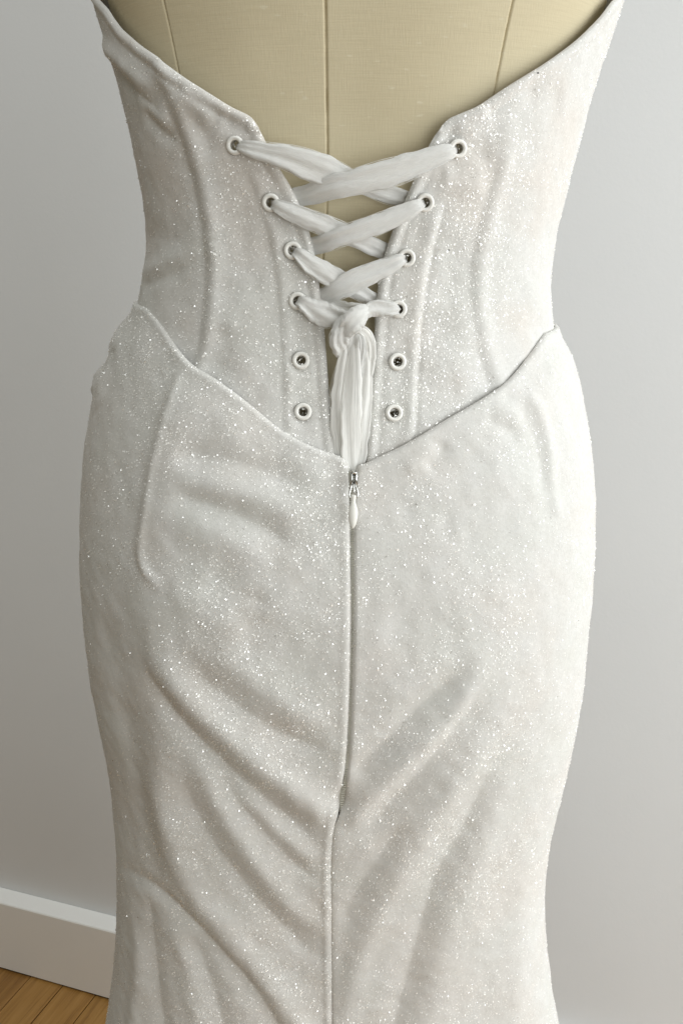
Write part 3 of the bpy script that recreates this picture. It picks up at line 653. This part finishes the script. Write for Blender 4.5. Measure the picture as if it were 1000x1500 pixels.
# under-strands first: the ones that start on the shaded side and dive under the other edge
strand('lace_strand', out_of(EYE_L[0], 22, 6) + [(385, 222, 3.4), (430, 234, 3.2), (475, 250, 2.2), (500, 258, 1.2), (545, 278, -1.0), (585, 289, -4.2), (618, 297, -4.4)], [4.2, 8, 9.5, 11.5, 13.5, 14, 12, 8, 7, 9, 9, 7], 3.0, 'ribbon', 1, 4, .4)
strand('lace_strand', out_of(EYE_R[0], -24, 8) + [(628, 232, 3.6), (575, 252, 4.2), (525, 266, 4.4), (490, 274, 3.6), (455, 284, -.2), (425, 291, -4.2), (400, 297, -4.4)], [4.2, 9, 11, 13, 13.5, 12.5, 11, 11, 10, 9, 8], 3.0, 'ribbon', 2, 4, -.2)
strand('lace_strand', out_of(EYE_L[1], 20, 8) + [(432, 313, 3.2), (465, 326, 2.6), (495, 338, 1.6), (530, 354, .2), (560, 367, -4.0), (592, 377, -4.4)], [4.2, 7.5, 9, 9.5, 10, 9.5, 8, 8.5, 8, 7], 2.8, 'ribbon', 3, 4, .3)
strand('lace_strand', out_of(EYE_R[1], -22, 8) + [(590, 312, 3.4), (550, 329, 4.0), (510, 343, 4.2), (480, 354, 2.6), (455, 362, -3.6), (430, 367, -4.4)], [4.2, 7.5, 9, 9.5, 10, 10, 9, 9, 8, 7], 2.8, 'ribbon', 4, 4, -.3)
strand('lace_strand', out_of(EYE_L[2], 20, 10) + [(455, 387, 3.0), (480, 402, 2.6), (502, 414, 1.6), (530, 430, .2), (552, 442, -4.0), (578, 453, -4.4)], [4.2, 7.5, 9.5, 10, 10.5, 9, 8, 8, 8, 7], 2.8, 'ribbon', 5, 4, .3)
strand('lace_strand', out_of(EYE_R[2], -22, 6) + [(568, 390, 3.4), (540, 402, 4.0), (512, 415, 4.2), (488, 428, 2.6), (465, 437, -3.6), (440, 441, -4.4)], [4.2, 7.5, 9.5, 10, 10.5, 11, 9.5, 9, 8, 7], 2.8, 'ribbon', 6, 4, -.3)
strand('lace_strand', out_of(EYE_L[3], 18, 6) + [(456, 452, 3.2), (474, 461, 3.6), (492, 466, 4.0), (510, 468, 4.6)], [4.2, 8, 10, 12, 12, 10, 8], 3.6, 'ribbon', 7, 4, .5)
strand('lace_strand', [(452, 434, -3.5), (480, 446, -1.5), (505, 453, .0), (530, 455, 1.2)], [8, 8, 8, 7], 2.2, 'sheer', 17, 4, .5)
strand('lace_strand', out_of(EYE_R[3], -18, 0) + [(562, 452, 3.6), (545, 453, 4.6), (534, 459, 6.0), (528, 464, 6.5)], [4.2, 7.2, 8, 8, 7.5, 6.5, 6], 3.4, 'ribbon', 8, 4, -.6)
# the knot: a wrap leaning over the tails, and the turn under it
strand('knot', [(536, 456, 3.0), (530, 458, 7.5), (522, 466, 9.5), (512, 478, 9.5), (504, 488, 6.5), (502, 492, 3.0)], [6, 8.5, 11, 12, 9, 6], 6.0, 'ribbon', 9, 4, .3, .22)
strand('knot', [(514, 464, 3.0), (505, 476, 6.5), (499, 489, 7.2), (497, 502, 6.0), (503, 516, 2.0)], [7, 9, 10, 10, 9], 5.5, 'ribbon', 10, 4, -.4, .22)
strand('knot', [(510, 470, 3.5), (517, 484, 5.4), (520, 500, 5.4), (517, 525, 3.6)], [7, 8, 9, 9], 3.5, 'ribbon', 11, 3, .2, .2)
# the tails, tucked down into the skirt
strand('ribbon_tail', [(508, 503, 4.5), (505, 528, 4.0), (502, 560, 2.5), (501, 600, 1.5), (504, 645, .0), (509, 690, -2.0), (510, 712, -3.5)], [5, 8, 11.5, 12.5, 12.5, 11, 9], 3.0, 'sheer', 12, 3, .5, .34)
strand('ribbon_tail', [(518, 496, 5.0), (518, 525, 5.5), (516, 565, 4.5), (514, 610, 3.6), (514, 655, 1.4), (515, 690, -1.2), (515, 712, -3.2)], [5, 7, 9, 11, 11, 10, 8], 2.6, 'sheer', 13, 2, -.8, .36)
strand('ribbon_tail', [(524, 492, 3.0), (531, 510, 3.4), (534, 545, 2.4), (531, 590, 1.4), (526, 640, .4), (521, 690, -2.2), (519, 712, -3.6)], [5, 7, 8, 10, 10.5, 9, 8], 2.4, 'sheer', 14, 3, .7, .34)
strand('ribbon_loop', [(514, 490, 4.5), (522, 484, 6.4), (532, 486, 6.0), (540, 498, 4.6), (543, 520, 2.8), (540, 550, 1.5)], [4, 5, 5.5, 5, 5, 4], 1.6, 'sheer', 15, 4, .8, .4)
strand('ribbon_loop', [(520, 488, 5.5), (527, 494, 6.6), (530, 512, 5.8), (526, 545, 4.6), (521, 590, 4.0)], [3, 4, 4, 4, 3], 1.5, 'ribbon', 16, 4, .8, .4)

# two dark specks of lint caught in the pile
for u, v, S in ((387, 1415, K), (655, 367, B), (783, 108, B)):
    p, n_ = frame_at(S, u, v); V, F = lathe([(.0001, .0006), (.0005, .0004), (.0006, 0)], 8)
    link('lint_speck', mesh('lint_speck', [p+n_*(.0022)+Vector(a) for a in V], F), M['black'], gown)
